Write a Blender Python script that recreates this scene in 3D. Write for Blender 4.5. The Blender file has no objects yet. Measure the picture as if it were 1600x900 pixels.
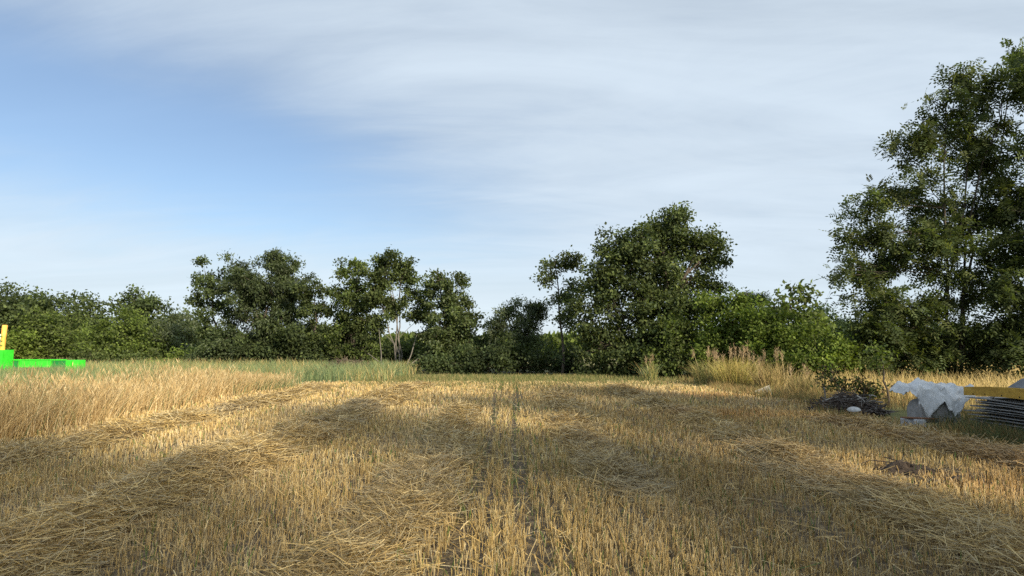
import bpy, math, random
import numpy as np
R = math.radians
rng = np.random.default_rng(7)
random.seed(7)
sc = bpy.context.scene
COL = sc.collection

# ------------------------------------------------------------------ camera, sky, sun, exposure
FPX, CH, PITCH = 1000.0, 1.6, math.atan(90 / 1000.0)
cam_data = bpy.data.cameras.new('camera')
cam_data.sensor_width = 36.0
cam_data.lens = 36.0 * FPX / 1600.0
cam_data.clip_end = 6000
cam = bpy.data.objects.new('camera', cam_data)
COL.objects.link(cam)
cam.location = (0, 0, CH)
cam.rotation_euler = (math.pi / 2 + PITCH, 0, 0)
sc.camera = cam

SUN_EL, SUN_AZ = R(25), R(142)
SUN_DIR = np.array([math.sin(SUN_AZ) * math.cos(SUN_EL), math.cos(SUN_AZ) * math.cos(SUN_EL), math.sin(SUN_EL)])
sun_data = bpy.data.lights.new('sun', 'SUN')
sun_data.energy = 3.5
sun_data.angle = R(4.0)   # softened by the thin veil of cloud
sun_data.color = (1.0, 0.86, 0.65)
sun = bpy.data.objects.new('sun', sun_data)
COL.objects.link(sun)
sun.rotation_euler = (math.pi / 2 - SUN_EL, 0, math.pi - SUN_AZ)

sc.view_settings.view_transform = 'Standard'
sc.view_settings.look = 'None'
sc.view_settings.exposure = 1.25
sc.view_settings.gamma = 1.0
sc.view_settings.use_curve_mapping = False

world = bpy.data.worlds.new('World')
sc.world = world
world.use_nodes = True
wt = world.node_tree
wt.nodes.clear()


def wn(kind, **kw):
    n = wt.nodes.new(kind)
    for k, v in kw.items():
        setattr(n, k, v)
    return n


def wl(a, b):
    wt.links.new(a, b)


def wmath(op, a, b=None, clamp=False):
    n = wn('ShaderNodeMath', operation=op, use_clamp=clamp)
    for i, v in enumerate((a, b)):
        if v is None:
            continue
        if isinstance(v, (int, float)):
            n.inputs[i].default_value = v
        else:
            wl(v, n.inputs[i])
    return n.outputs[0]


sky = wn('ShaderNodeTexSky', sky_type='NISHITA')
sky.sun_disc = False
sky.sun_elevation = SUN_EL
sky.sun_rotation = SUN_AZ
sky.air_density = 1.0
sky.dust_density = 0.05
sky.ozone_density = 3.0
bg_blue = wn('ShaderNodeBackground')
bg_blue.inputs[1].default_value = 0.06
wl(sky.outputs[0], bg_blue.inputs[0])
# thin high cloud: noise on a plane far overhead, seen by direction
tc = wn('ShaderNodeTexCoord')
sep = wn('ShaderNodeSeparateXYZ')
wl(tc.outputs['Generated'], sep.inputs[0])
zz = wmath('MAXIMUM', sep.outputs[2], 0.0)
zd = wmath('ADD', zz, 0.16)
cx = wmath('DIVIDE', sep.outputs[0], zd)
cy = wmath('DIVIDE', sep.outputs[1], zd)
comb = wn('ShaderNodeCombineXYZ')
wl(cx, comb.inputs[0])
wl(cy, comb.inputs[1])


def cloud_noise(rot, scale, loc, nscale, detail, rough, dist):
    m = wn('ShaderNodeMapping')
    m.inputs['Rotation'].default_value = (0, 0, R(rot))
    m.inputs['Scale'].default_value = (scale[0], scale[1], 1)
    m.inputs['Location'].default_value = (loc[0], loc[1], 0)
    wl(comb.outputs[0], m.inputs[0])
    n = wn('ShaderNodeTexNoise')
    n.inputs['Scale'].default_value = nscale
    n.inputs['Detail'].default_value = detail
    n.inputs['Roughness'].default_value = rough
    n.inputs['Distortion'].default_value = dist
    wl(m.outputs[0], n.inputs['Vector'])
    return n.outputs[0]


big = cloud_noise(25, (0.5, 0.9), (3.1, 1.7), 0.55, 3, 0.5, 0.4)
fine = cloud_noise(40, (0.5, 1.5), (0.4, 5.2), 1.3, 7, 0.56, 1.2)
wisp = cloud_noise(62, (0.7, 1.7), (2.4, 0.2), 1.3, 8, 0.62, 2.2)
# an even veil with one clearer lane that opens towards the left
lz = wmath('SUBTRACT', wmath('ADD', sep.outputs[2], wmath('MULTIPLY', sep.outputs[0], 0.15)), 0.185)
lz = wmath('DIVIDE', wmath('ADD', lz, wmath('MULTIPLY', wmath('SUBTRACT', big, 0.5), 0.14)), 0.105)
gap = wmath('EXPONENT', wmath('MULTIPLY', wmath('MULTIPLY', lz, lz), -1.0))
side = wmath('ADD', wmath('MULTIPLY', sep.outputs[0], -1.9), 0.3, True)
cov = wmath('SUBTRACT', 0.78, wmath('MULTIPLY', wmath('MULTIPLY', gap, side), 1.15))
cov = wmath('ADD', cov, wmath('MULTIPLY', wmath('SUBTRACT', big, 0.5), 0.9))
cov = wmath('ADD', cov, wmath('MULTIPLY', wmath('SUBTRACT', fine, 0.5), 0.62))
cov = wmath('ADD', cov, wmath('MULTIPLY', wmath('SUBTRACT', wisp, 0.5), 0.6))
cov = wmath('ADD', cov, wmath('MULTIPLY', wmath('MAXIMUM', wmath('SUBTRACT', 0.17, sep.outputs[2]), 0.0), 4.0))
mr = wn('ShaderNodeMapRange', interpolation_type='SMOOTHSTEP')
wl(cov, mr.inputs[0])
mr.inputs[1].default_value = -0.45
mr.inputs[2].default_value = 1.05
mr.inputs[3].default_value = 0.2
mr.inputs[4].default_value = 0.9
dot = wn('ShaderNodeVectorMath', operation='DOT_PRODUCT')
wl(tc.outputs['Generated'], dot.inputs[0])
dot.inputs[1].default_value = tuple(SUN_DIR)
glow = wmath('POWER', wmath('MAXIMUM', dot.outputs['Value'], 0.0), 2.0)
cstr = wmath('ADD', wmath('MULTIPLY', glow, 0.28), wmath('ADD', wmath('MULTIPLY', mr.outputs[0], 0.13), 0.27))
cstr = wmath('ADD', cstr, wmath('MULTIPLY', wmath('SUBTRACT', fine, 0.5), 0.10))
bg_cloud = wn('ShaderNodeBackground')
bg_cloud.inputs[0].default_value = (0.78, 0.895, 1.0, 1)
wl(cstr, bg_cloud.inputs[1])
mix = wn('ShaderNodeMixShader')
wl(mr.outputs[0], mix.inputs[0])
wl(bg_blue.outputs[0], mix.inputs[1])
wl(bg_cloud.outputs[0], mix.inputs[2])
wout = wn('ShaderNodeOutputWorld')
wl(mix.outputs[0], wout.inputs[0])


# ------------------------------------------------------------------ helpers
def at(u, v, D):
    """photo pixel (1600 wide) -> world point at distance D along the field"""
    a, b = (u - 800) / FPX, (450 - v) / FPX
    f = math.cos(PITCH) - b * math.sin(PITCH)
    return np.array([a / f * D, D, CH + (math.sin(PITCH) + b * math.cos(PITCH)) / f * D])


def vnoise(x, y, seed=0):
    x = np.asarray(x, float); y = np.asarray(y, float)
    xi, yi = np.floor(x).astype(np.int64), np.floor(y).astype(np.int64)
    fx, fy = x - xi, y - yi
    fx = fx * fx * (3 - 2 * fx); fy = fy * fy * (3 - 2 * fy)

    def h(i, j):
        n = (i * 374761393 + j * 668265263 + seed * 974711) & 0x7fffffff
        n = ((n ^ (n >> 13)) * 1274126177) & 0x7fffffff
        n = (n ^ (n >> 16)) & 0xffff
        return n / 65535.0
    return (h(xi, yi) * (1 - fx) * (1 - fy) + h(xi + 1, yi) * fx * (1 - fy)
            + h(xi, yi + 1) * (1 - fx) * fy + h(xi + 1, yi + 1) * fx * fy)


def fbm(x, y, seed=0, oct=3):
    s, a, t = 0, 1.0, 0
    for i in range(oct):
        s = s + a * vnoise(np.asarray(x) * 2 ** i, np.asarray(y) * 2 ** i, seed + i * 17)
        t += a; a *= 0.5
    return s / t


def mesh_from(name, verts, quads, cols=None, mat=None, smooth=False):
    me = bpy.data.meshes.new(name)
    verts = np.ascontiguousarray(verts, np.float32); quads = np.ascontiguousarray(quads, np.int32)
    k = quads.shape[1]
    me.vertices.add(len(verts)); me.vertices.foreach_set('co', verts.ravel())
    me.loops.add(quads.size); me.loops.foreach_set('vertex_index', quads.ravel())
    me.polygons.add(len(quads))
    me.polygons.foreach_set('loop_start', np.arange(0, quads.size, k, dtype=np.int32))
    me.polygons.foreach_set('loop_total', np.full(len(quads), k, np.int32))
    me.polygons.foreach_set('use_smooth', np.full(len(quads), bool(smooth)))
    me.update(calc_edges=True)
    if cols is not None:
        at_ = me.attributes.new('tint', 'FLOAT_COLOR', 'POINT')
        c4 = np.ones((len(verts), 4), np.float32); c4[:, :3] = cols
        at_.data.foreach_set('color', c4.ravel())
    if mat is not None:
        me.materials.append(mat)
    return me


def link(name, data, parent=None, label=None, cat=None, group=None, kind=None, loc=None):
    o = bpy.data.objects.new(name, data)
    COL.objects.link(o)
    if parent is not None:
        o.parent = parent
    if loc is not None:
        o.location = loc
    if label: o['label'] = label
    if cat: o['category'] = cat
    if group: o['group'] = group
    if kind: o['kind'] = kind
    return o


def norm(v):
    return v / np.maximum(np.linalg.norm(v, axis=-1, keepdims=True), 1e-9)


def ribbons(P, W, side, C):
    """P (n,k,3) centre lines, W (n,k) half widths, side (n,3), C (n,3)"""
    n, k, _ = P.shape
    V = np.stack([P - side[:, None] * W[..., None], P + side[:, None] * W[..., None]], 2).reshape(-1, 3)
    b = (np.arange(n) * 2 * k)[:, None] + (np.arange(k - 1) * 2)[None]
    Q = np.stack([b, b + 1, b + 3, b + 2], -1).reshape(-1, 4)
    return V, Q, np.repeat(C, 2 * k, 0)


def tubes(P, Rr, C, sides=3):
    """P (n,k,3), Rr (n,k)"""
    n, k, _ = P.shape
    T = norm(P[:, -1] - P[:, 0])
    ref = np.where(np.abs(T[:, 2:3]) > 0.9, np.array([[1., 0, 0]]), np.array([[0, 0, 1.]]))
    A = norm(np.cross(T, ref)); B = np.cross(T, A)
    ang = np.arange(sides) * 2 * np.pi / sides
    off = A[:, None, :] * np.cos(ang)[None, :, None] + B[:, None, :] * np.sin(ang)[None, :, None]
    V = (P[:, :, None, :] + off[:, None] * Rr[..., None, None]).reshape(-1, 3)
    base = (np.arange(n) * k * sides)[:, None, None] + (np.arange(k - 1) * sides)[None, :, None]
    s = np.arange(sides)[None, None]; s2 = (s + 1) % sides
    Q = np.stack([base + s, base + s2, base + sides + s2, base + sides + s], -1).reshape(-1, 4)
    return V, Q, np.repeat(C, k * sides, 0)


def join(parts):
    V, Q, C, o = [], [], [], 0
    for v, q, c in parts:
        V.append(v); Q.append(q + o); C.append(c); o += len(v)
    return np.concatenate(V), np.concatenate(Q), np.concatenate(C)


def box_geo(x0, x1, y0, y1, z0, z1, col=(1, 1, 1)):
    V = np.array([[x, y, z] for z in (z0, z1) for y in (y0, y1) for x in (x0, x1)], float)
    Q = np.array([[0, 2, 3, 1], [4, 5, 7, 6], [0, 1, 5, 4], [2, 6, 7, 3], [0, 4, 6, 2], [1, 3, 7, 5]])
    return V, Q, np.tile(np.array(col, float), (8, 1))


# ------------------------------------------------------------------ materials
def new_mat(name):
    m = bpy.data.materials.new(name)
    m.use_nodes = True
    m.node_tree.nodes.clear()
    return m, m.node_tree.nodes, m.node_tree.links


def plant_mat(name, trans=0.3, rough=0.6, spec=0.2):
    m, n, l = new_mat(name)
    a = n.new('ShaderNodeAttribute'); a.attribute_name = 'tint'
    p = n.new('ShaderNodeBsdfPrincipled')
    p.inputs['Roughness'].default_value = rough
    p.inputs['Specular IOR Level'].default_value = spec
    l.new(a.outputs['Color'], p.inputs['Base Color'])
    t = n.new('ShaderNodeBsdfTranslucent')
    g = n.new('ShaderNodeMix'); g.data_type = 'RGBA'; g.blend_type = 'MULTIPLY'
    g.inputs[0].default_value = 1.0
    l.new(a.outputs['Color'], g.inputs[6]); g.inputs[7].default_value = (1.25, 1.3, 0.6, 1) if 'leaf' in name else (1.1, 1.0, .85, 1)
    l.new(g.outputs[2], t.inputs['Color'])
    x = n.new('ShaderNodeMixShader'); x.inputs[0].default_value = trans
    l.new(p.outputs[0], x.inputs[1]); l.new(t.outputs[0], x.inputs[2])
    o = n.new('ShaderNodeOutputMaterial'); l.new(x.outputs[0], o.inputs[0])
    return m


def surf_mat(name, c1, c2, scale=5, rough=0.85, bump=0.3, detail=6, stretch=(1, 1, 1), c3=None, spec=0.25, metal=0):
    m, n, l = new_mat(name)
    tcn = n.new('ShaderNodeTexCoord'); mp = n.new('ShaderNodeMapping')
    mp.inputs['Scale'].default_value = stretch
    l.new(tcn.outputs['Object'], mp.inputs[0])
    t = n.new('ShaderNodeTexNoise'); t.inputs['Scale'].default_value = scale
    t.inputs['Detail'].default_value = detail; t.inputs['Roughness'].default_value = 0.65
    l.new(mp.outputs[0], t.inputs['Vector'])
    r = n.new('ShaderNodeValToRGB')
    r.color_ramp.elements[0].position = 0.35; r.color_ramp.elements[0].color = (*c1, 1)
    r.color_ramp.elements[1].position = 0.68; r.color_ramp.elements[1].color = (*c2, 1)
    if c3:
        e = r.color_ramp.elements.new(0.5); e.color = (*c3, 1)
    l.new(t.outputs[0], r.inputs[0])
    p = n.new('ShaderNodeBsdfPrincipled'); p.inputs['Roughness'].default_value = rough
    p.inputs['Specular IOR Level'].default_value = spec
    p.inputs['Metallic'].default_value = metal
    l.new(r.outputs[0], p.inputs['Base Color'])
    if bump:
        b = n.new('ShaderNodeBump'); b.inputs['Strength'].default_value = bump
        b.inputs['Distance'].default_value = 0.03
        l.new(t.outputs[0], b.inputs['Height']); l.new(b.outputs[0], p.inputs['Normal'])
    o = n.new('ShaderNodeOutputMaterial'); l.new(p.outputs[0], o.inputs[0])
    return m


M_LEAF = plant_mat('leaf', 0.42, 0.62, 0.15)
M_STRAW = plant_mat('straw', 0.22, 0.5, 0.3)
M_GRASS = plant_mat('grass_blade', 0.3, 0.6, 0.2)
M_BARK = surf_mat('bark', (0.045, 0.036, 0.028), (0.12, 0.1, 0.08), 9, 0.9, 0.7, stretch=(1, 1, 0.25))
M_PALEBARK = surf_mat('pale_bark', (0.09, 0.082, 0.07), (0.19, 0.175, 0.15), 8, 0.9, 0.5, stretch=(1, 1, 0.3))
M_SOIL = surf_mat('field_soil', (0.06, 0.045, 0.03), (0.30, 0.22, 0.115), 14, 0.95, 0.8, 10, (1.6, 0.7, 1), c3=(0.11, 0.082, 0.05))
M_GROUND = surf_mat('ground_turf', (0.08, 0.085, 0.03), (0.24, 0.19, 0.085), 0.9, 0.95, 0.5, 10, c3=(0.13, 0.125, 0.045))
M_MOUND = surf_mat('matted_straw', (0.10, 0.07, 0.035), (0.36, 0.25, 0.11), 22, 0.8, 0.9, 8, (1, 0.5, 1))  # core darker than the loose straw: shade of the gaps put into its colour
M_DIRT = surf_mat('dark_dirt', (0.035, 0.026, 0.02), (0.1, 0.075, 0.055), 18, 0.95, 1.0, 10)

# ------------------------------------------------------------------ ground and field
FX0, FX1, FY0, FY1 = -8.5, 7.9, -3.0, 27.5
WINDROWS = [(-6.7, 0.6, 3.0, 24.0), (-3.6, 0.72, 1.5, 26.0), (-1.08, 0.52, 1.5, 17.0), (1.25, 0.5, 6.4, 21.0),
            (3.75, 0.56, 2.0, 25.0), (6.6, 0.62, 4.5, 14.5)]
TRACKS = [(-0.42, 0.10, 1.0), (0.10, 0.12, 1.0), (-2.05, 0.12, 0.55), (2.45, 0.10, 0.5), (5.2, 0.12, 0.4), (-5.2, 0.11, 0.5)]


def wind_x(i, y):
    c = WINDROWS[i][0]
    return c + 0.08 * np.sin(y * 0.45 + i * 1.9) + 0.12 * (vnoise(y * 0.9, i * 7.3, 5) - 0.5) * 2


def wind_h(i, x, y):
    """height of the straw swath i at (x, y)"""
    c, w, y0, y1 = WINDROWS[i]
    ww = w * (0.75 + 0.55 * vnoise(y * 0.8, i * 3.1 + 9, 21))
    d = (x - wind_x(i, y)) / ww
    end = np.clip((y - y0) / 0.8, 0, 1) * np.clip((y1 - y) / 1.5, 0, 1)
    lump = (0.4 + 0.7 * vnoise(y * 0.9 + x * 0.3, i * 5.7, 33)) * (0.6 + .7 * vnoise(x * 3.1, y * 2.6, 34 + i))
    return np.clip(1 - d * d, 0, 1) ** 0.8 * lump * end * (0.27 if i in (1, 0) else 0.21)


def track(x, y):
    t = np.zeros_like(x)
    for c, w, s in TRACKS:
        cc = c + 0.06 * np.sin(y * 0.35 + c * 5) + 0.05 * (vnoise(y * 0.7, c * 9 + 40, 3) - .5)
        t = np.maximum(t, s * np.exp(-((x - cc) / w) ** 2) * (0.65 + 0.5 * vnoise(y * .6, c + 60, 4)))
    return np.clip(t, 0, 1)


gs = 3000.0
gx = np.concatenate([[-gs, -400, -120], np.linspace(-60, 60, 61), [120, 400, gs]])
gy = np.concatenate([[-gs, -400, -60], np.linspace(-20, 100, 61), [180, 500, gs]])
X, Y = np.meshgrid(gx, gy)
Z = np.where((np.abs(X) < 59) & (Y > -19) & (Y < 99), 0.05 * (fbm(X * .3, Y * .3, 8) - .5), 0)
Z = np.where((X > FX0 - 3) & (X < FX1 + 3) & (Y > FY0 - 3) & (Y < FY1 + 3), 0, Z) - 0.03
idx = np.arange(X.size).reshape(X.shape)
Q = np.stack([idx[:-1, :-1], idx[:-1, 1:], idx[1:, 1:], idx[1:, :-1]], -1).reshape(-1, 4)
link('ground', mesh_from('ground', np.stack([X, Y, Z], -1).reshape(-1, 3), Q, mat=M_GROUND, smooth=True), kind='structure')

X, Y = np.meshgrid(np.linspace(FX0, FX1, 150), np.linspace(FY0, FY1, 230))
Z = 0.012 + 0.03 * fbm(X * 2.2, Y * 2.2, 3) - 0.05 * track(X, Y)
Z = np.maximum(Z, -0.024)
idx = np.arange(X.size).reshape(X.shape)
Q = np.stack([idx[:-1, :-1], idx[:-1, 1:], idx[1:, 1:], idx[1:, :-1]], -1).reshape(-1, 4)
link('stubble_field', mesh_from('stubble_field', np.stack([X, Y, Z], -1).reshape(-1, 3), Q, mat=M_SOIL, smooth=True), kind='structure')

STRAW = np.array([[0.64, 0.47, 0.19], [0.54, 0.39, 0.15], [0.72, 0.57, 0.28], [0.40, 0.28, 0.11], [0.54, 0.45, 0.26], [0.29, 0.215, 0.105]])


def straw_cols(n, x, y, seed=0):
    c = STRAW[rng.integers(0, len(STRAW), n)] * rng.uniform(0.7, 1.15, (n, 1))
    rusty = np.clip((fbm(x * .5, y * .35, 70 + seed) - 0.45) * 3, 0, 1) * np.clip((x - 1) / 4, 0.15, 1)
    c = c * (1 - rusty[:, None] * np.array([0.12, 0.26, 0.34]))
    grey = np.clip((fbm(x * .6, y * .4, 90 + seed) - 0.5) * 3, 0, 1)[:, None]
    c = c * (1 - 0.3 * grey) + 0.3 * grey * np.array([0.42, 0.36, 0.26])
    return c


def stubble(y0, y1, per_m, pitch, wide, prism):
    rows = np.arange(FX0 + .1, FX1 - .05, pitch)
    m = int((y1 - y0) * per_m)
    x = np.repeat(rows, m)
    y = rng.uniform(y0, y1, len(x))
    y = y + 0.02 * np.sin(y * 80)
    keep = np.abs(x) < 0.86 * y + 2.2
    x, y = x[keep], y[keep]
    wob = 0.05 * (vnoise(y * .8, np.round(x / pitch), 11) - .5)
    x = x + wob * .6 + rng.normal(0, 0.025, len(x))
    dens = 0.35 + 0.65 * np.clip((fbm(x * 3.0, y * 2.2, 12) - 0.3) * 3, 0, 1)
    dens *= 1 - 0.95 * np.clip(track(x, y) * 1.25, 0, 1)
    dens = np.where((np.abs(x - 5.05) < .62) & (np.abs(y - 8.05) < .3), 0.03, dens)
    wh = np.zeros(len(x))
    for i in range(6):
        wh = np.maximum(wh, wind_h(i, x, y))
    dens *= np.where(wh > 0.03, 0.12, 1)
    keep = rng.random(len(x)) < dens
    x, y = x[keep], y[keep]; n = len(x)
    h = 0.152 * (0.55 + 0.7 * fbm(x * 1.1, y * .8, 14)) * rng.uniform(0.5, 1.2, n)
    lean = rng.normal(0, 0.14, (n, 2))
    lean[:, 0] += 0.09 * (fbm(x * .8, y * .8, 15) - .5)
    bent = rng.random(n) < 0.16
    lean[bent] *= 5
    base = np.stack([x, y, np.zeros(n)], 1)
    top = base + np.stack([lean[:, 0] * h, lean[:, 1] * h, h], 1)
    mid = (base + top) / 2 + rng.normal(0, .004, (n, 3))
    C = straw_cols(n, x, y)
    C[rng.random(n) < 0.035] = (0.13, 0.2, 0.05)
    w = wide * rng.uniform(0.7, 1.3, n)
    if prism:
        P = np.stack([base, top], 1)
        V, Q, Cv = tubes(P, np.stack([w * 1.15, w * 0.9], 1), C, 3)
    else:
        P = np.stack([base, top], 1)
        ang = rng.uniform(-0.9, 0.9, n)
        V, Q, Cv = ribbons(P, np.stack([w * 1.2, w * 1.1], 1), np.stack([np.cos(ang), np.sin(ang), np.zeros(n)], 1), C)
    return V, Q, Cv


V, Q, C = join([stubble(1.2, 8.5, 165, 0.125, 0.0029, True), stubble(8.5, 15, 74, 0.125, 0.0048, False), stubble(15, 27, 30, 0.125, 0.0075, False)])
link('stubble', mesh_from('stubble', V, Q, C, M_STRAW), label='cut straw stubble standing in rows across the field', cat='stubble', kind='stuff')


def lying(x, y, z, L, w, ang, tilt, bow, C):
    n = len(x)
    d = np.stack([np.cos(ang) * np.cos(tilt), np.sin(ang) * np.cos(tilt), np.sin(tilt)], 1)
    s = np.stack([-np.sin(ang), np.cos(ang), np.zeros(n)], 1)
    t = np.array([-0.5, 0.0, 0.5])
    P = np.stack([x, y, z], 1)[:, None] + d[:, None] * (t[None, :, None] * L[:, None, None])
    P = P + s[:, None] * (bow[:, None] * (0.25 - t ** 2)[None])[..., None]
    P[..., 2] -= (np.abs(bow) * .3)[:, None] * (t ** 2)[None] * 2
    up = norm(np.stack([s[:, 0] * .6, s[:, 1] * .6, rng.uniform(-.8, .8, n)], 1))
    return ribbons(P, np.repeat(w[:, None], 3, 1), up, C)


# loose litter between the rows
n = 16000
y = 1.3 + 16 * rng.random(n) ** 1.6
x = rng.uniform(-1, 1, n) * np.minimum(0.86 * y + 1.5, 8)
x = np.clip(x, FX0 + .2, FX1 - .2)
V, Q, C = lying(x, y, rng.uniform(0.03, 0.09, n), rng.uniform(.08, .3, n), rng.uniform(.0018, .0032, n) * (1 + y * .05),
                rng.uniform(0, 6.28, n), rng.normal(0, .15, n), rng.normal(0, .05, n), straw_cols(n, x, y))
link('straw_litter', mesh_from('straw_litter', V, Q, C, M_STRAW), label='loose broken straw lying between the stubble rows', cat='straw', kind='stuff')

WLAB = ['straw windrow lying along the foot of the tall dry grass', 'broad thick straw windrow running from the lower left corner of the field',
        'straw windrow just left of the two wheel tracks', 'short straw windrow right of the wheel tracks starting in mid field',
        'long straw windrow reaching into the lower right corner', 'straw windrow beside the dark dirt heap and metal sheets']
for i, (c, w, y0, y1) in enumerate(WINDROWS):
    root = link('straw_windrow', None, label=WLAB[i], cat='windrow', group='straw windrows across the field', loc=(c, y0, 0))
    ys = np.arange(y0, y1, 0.14); ds = np.linspace(-1.35, 1.35, 15)
    Yg, Dg = np.meshgrid(ys, ds, indexing='ij')
    Xg = wind_x(i, Yg) + Dg * w
    Zg = .62 * wind_h(i, Xg, Yg) * (0.75 + .3 * vnoise(Xg * 9, Yg * 9, 50)) - 0.03
    idx = np.arange(Xg.size).reshape(Xg.shape)
    Qm = np.stack([idx[:-1, :-1], idx[1:, :-1], idx[1:, 1:], idx[:-1, 1:]], -1).reshape(-1, 4)
    link('matted_core', mesh_from('matted_core', np.stack([Xg - c, Yg - y0, Zg], -1).reshape(-1, 3), Qm, mat=M_MOUND, smooth=True), root)
    nn = int(1500 * w * 2.2 * (min(y1, 10) - y0 if y1 > y0 else 0)) if y0 < 10 else 0
    nf = int(520 * w * 2.2 * max(0, y1 - max(10, y0)))
    y = np.concatenate([rng.uniform(y0, min(10, y1), nn), rng.uniform(max(10, y0), y1, nf)])
    x = wind_x(i, y) + np.clip(rng.normal(0, .6, len(y)), -1.7, 1.7) * w
    hh = wind_h(i, x, y)
    ok = (hh > 0.012) | (rng.random(len(y)) < 0.16)
    ok &= np.abs(x) < 0.86 * y + 2.4
    x, y, hh = x[ok], y[ok], hh[ok]; n = len(x)
    far = np.clip((y - 5) / 12, 0, 1)
    z = hh * rng.uniform(0.5, 1.15, n) + rng.uniform(0.0, 0.04, n)
    flow = 6.28 * fbm(x * .55, y * .45, 130 + i) * 1.6
    ang = flow + rng.normal(0, .8, n)
    V, Q, C = lying(x - c, y - y0, z, rng.uniform(.18, .55, n), rng.uniform(.0018, .0034, n) * (1 + 1.5 * far), ang,
                    rng.normal(0, .3, n), rng.normal(0, .34, n), straw_cols(n, x, y, 3) * (.86 + .5 * (fbm(x * 2, y * 2, 77) - .5))[:, None])
    link('loose_straw', mesh_from('loose_straw', V, Q, C, M_STRAW), root, kind='stuff')


# ------------------------------------------------------------------ grasses
def blades(x, y, h, w, lean, droop, C, z0=0.0, k=4, bias=(0, 0)):
    n = len(x)
    a = rng.uniform(0, 6.28, n)
    d = np.stack([np.cos(a) * lean + bias[0], np.sin(a) * lean + bias[1], np.zeros(n)], 1)
    t = np.linspace(0, 1, k)
    P = np.zeros((n, k, 3))
    P[..., 0] = x[:, None] + d[:, :1] * h[:, None] * (t + droop[:, None] * t ** 3)
    P[..., 1] = y[:, None] + d[:, 1:2] * h[:, None] * (t + droop[:, None] * t ** 3)
    P[..., 2] = z0 + h[:, None] * (t - 0.25 * np.clip(droop, 0, 2)[:, None] * lean[:, None] * t ** 3)
    prof = np.array([1.0, 0.95, 0.7, 0.12]) if k == 4 else np.array([1.0, .8, .15])
    sa = rng.uniform(-1.0, 1.0, n)
    return ribbons(P, w[:, None] * prof[None], np.stack([np.cos(sa), np.sin(sa), np.zeros(n)], 1), C)


def seed_heads(x, y, z, L, w, C):
    n = len(x)
    a = rng.uniform(0, 6.28, n)
    P = np.stack([x, y, z], 1)[:, None] + np.stack([np.cos(a) * .5, np.sin(a) * .5, np.ones(n)], 1)[:, None] * (np.linspace(0, 1, 3)[None, :, None] * L[:, None, None])
    return tubes(P, w[:, None] * np.array([.4, 1, .15])[None], C, 3)


def pick(cols, n, lo=.75, hi=1.15):
    cols = np.array(cols)
    return cols[rng.integers(0, len(cols), n)] * rng.uniform(lo, hi, (n, 1))


DRY = [(0.62, 0.47, 0.23), (0.54, 0.41, 0.2), (0.70, 0.57, 0.33), (0.44, 0.31, 0.14)]
GRN = [(0.15, 0.21, 0.09), (0.19, 0.25, 0.11), (0.26, 0.29, 0.13), (0.13, 0.19, 0.1)]
YEL = [(0.33, 0.3, 0.1), (0.4, 0.32, 0.13), (0.26, 0.27, 0.09)]

# tall dry grass along the left edge
n = 44000
y = 3.5 + 22 * rng.random(n) ** 1.1; y = y - 4 * np.clip((y - 21) / 5, 0, 1) * rng.random(n)
edge = -8.1 - 0.5 * fbm(y * .7, y * 0 + 3, 201) + 0.25 * np.sin(y * .6)
x = edge - 2.5 * rng.random(n) ** 1.1
keep = rng.random(n) < 0.35 + 1.1 * fbm(x * 1.3, y * 1.3, 202)
x, y = x[keep], y[keep]; n = len(x); edge = edge[keep]
h = (0.34 + 0.74 * fbm(x * .8, y * .8, 203) + .12 * np.clip((edge - x) / 2, 0, 1)) * rng.uniform(.6, 1.15, n)
h = h * (1 - .4 * np.clip((y - 17) / 8, 0, 1)) * (1 + .12 * rng.normal(0, 1, n)); h = np.maximum(h, .12)
C = pick(DRY, n, .65, 1.2); g = rng.random(n) < np.clip(np.maximum((edge - x - .2) / 3.0, (y - 18) / 9), 0.04, .6); C[g] = pick(GRN, g.sum())
a1 = blades(x, y, h, rng.uniform(.0025, .005, n) * (1 + y * .03), rng.uniform(.05, .42, n), rng.uniform(0, 1.6, n), C, k=3, bias=(.06, 0))
m = rng.random(n) < .28
a2 = seed_heads(x[m], y[m], h[m] * .93, rng.uniform(.07, .16, m.sum()), rng.uniform(.006, .011, m.sum()), pick(DRY, m.sum(), .7, 1.05))
V, Q, C = join([a1, a2])
link('tall_dry_grass', mesh_from('tall_dry_grass', V, Q, C, M_GRASS), label='tall golden dry grass along the left edge of the field', cat='grass', kind='stuff')

# green reedy grass behind it
n = 46000
y = 7 + 36 * rng.random(n)
x = -10.0 - (y * .95 - 4) * rng.random(n) ** 1.1
m = y > 27.5
x[m] = rng.uniform(-0.95 * y[m] - 1, -5.5, m.sum())
h = (0.66 + 0.5 * fbm(x * .5, y * .5, 210)) * np.where(x < -.6 * y, .96, 1) * rng.uniform(.65, 1.1, n)
h = np.where(y > 27, h * .85, h)
gm = fbm(x * .35, y * .35, 211)
C = pick(GRN, n); d = rng.random(n) < np.clip((gm - .38) * 2.2, .08, .6); C[d] = pick(YEL + DRY[:1], d.sum())
V, Q, C = blades(x, y, h, rng.uniform(.004, .008, n) * (1 + y * .025), rng.uniform(.08, .4, n), rng.uniform(.3, 1.8, n), C, k=3)
link('green_meadow_grass', mesh_from('green_meadow_grass', V, Q, C, M_GRASS), label='tall green reedy grass behind the dry grass on the left', cat='grass', kind='stuff')

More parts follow.
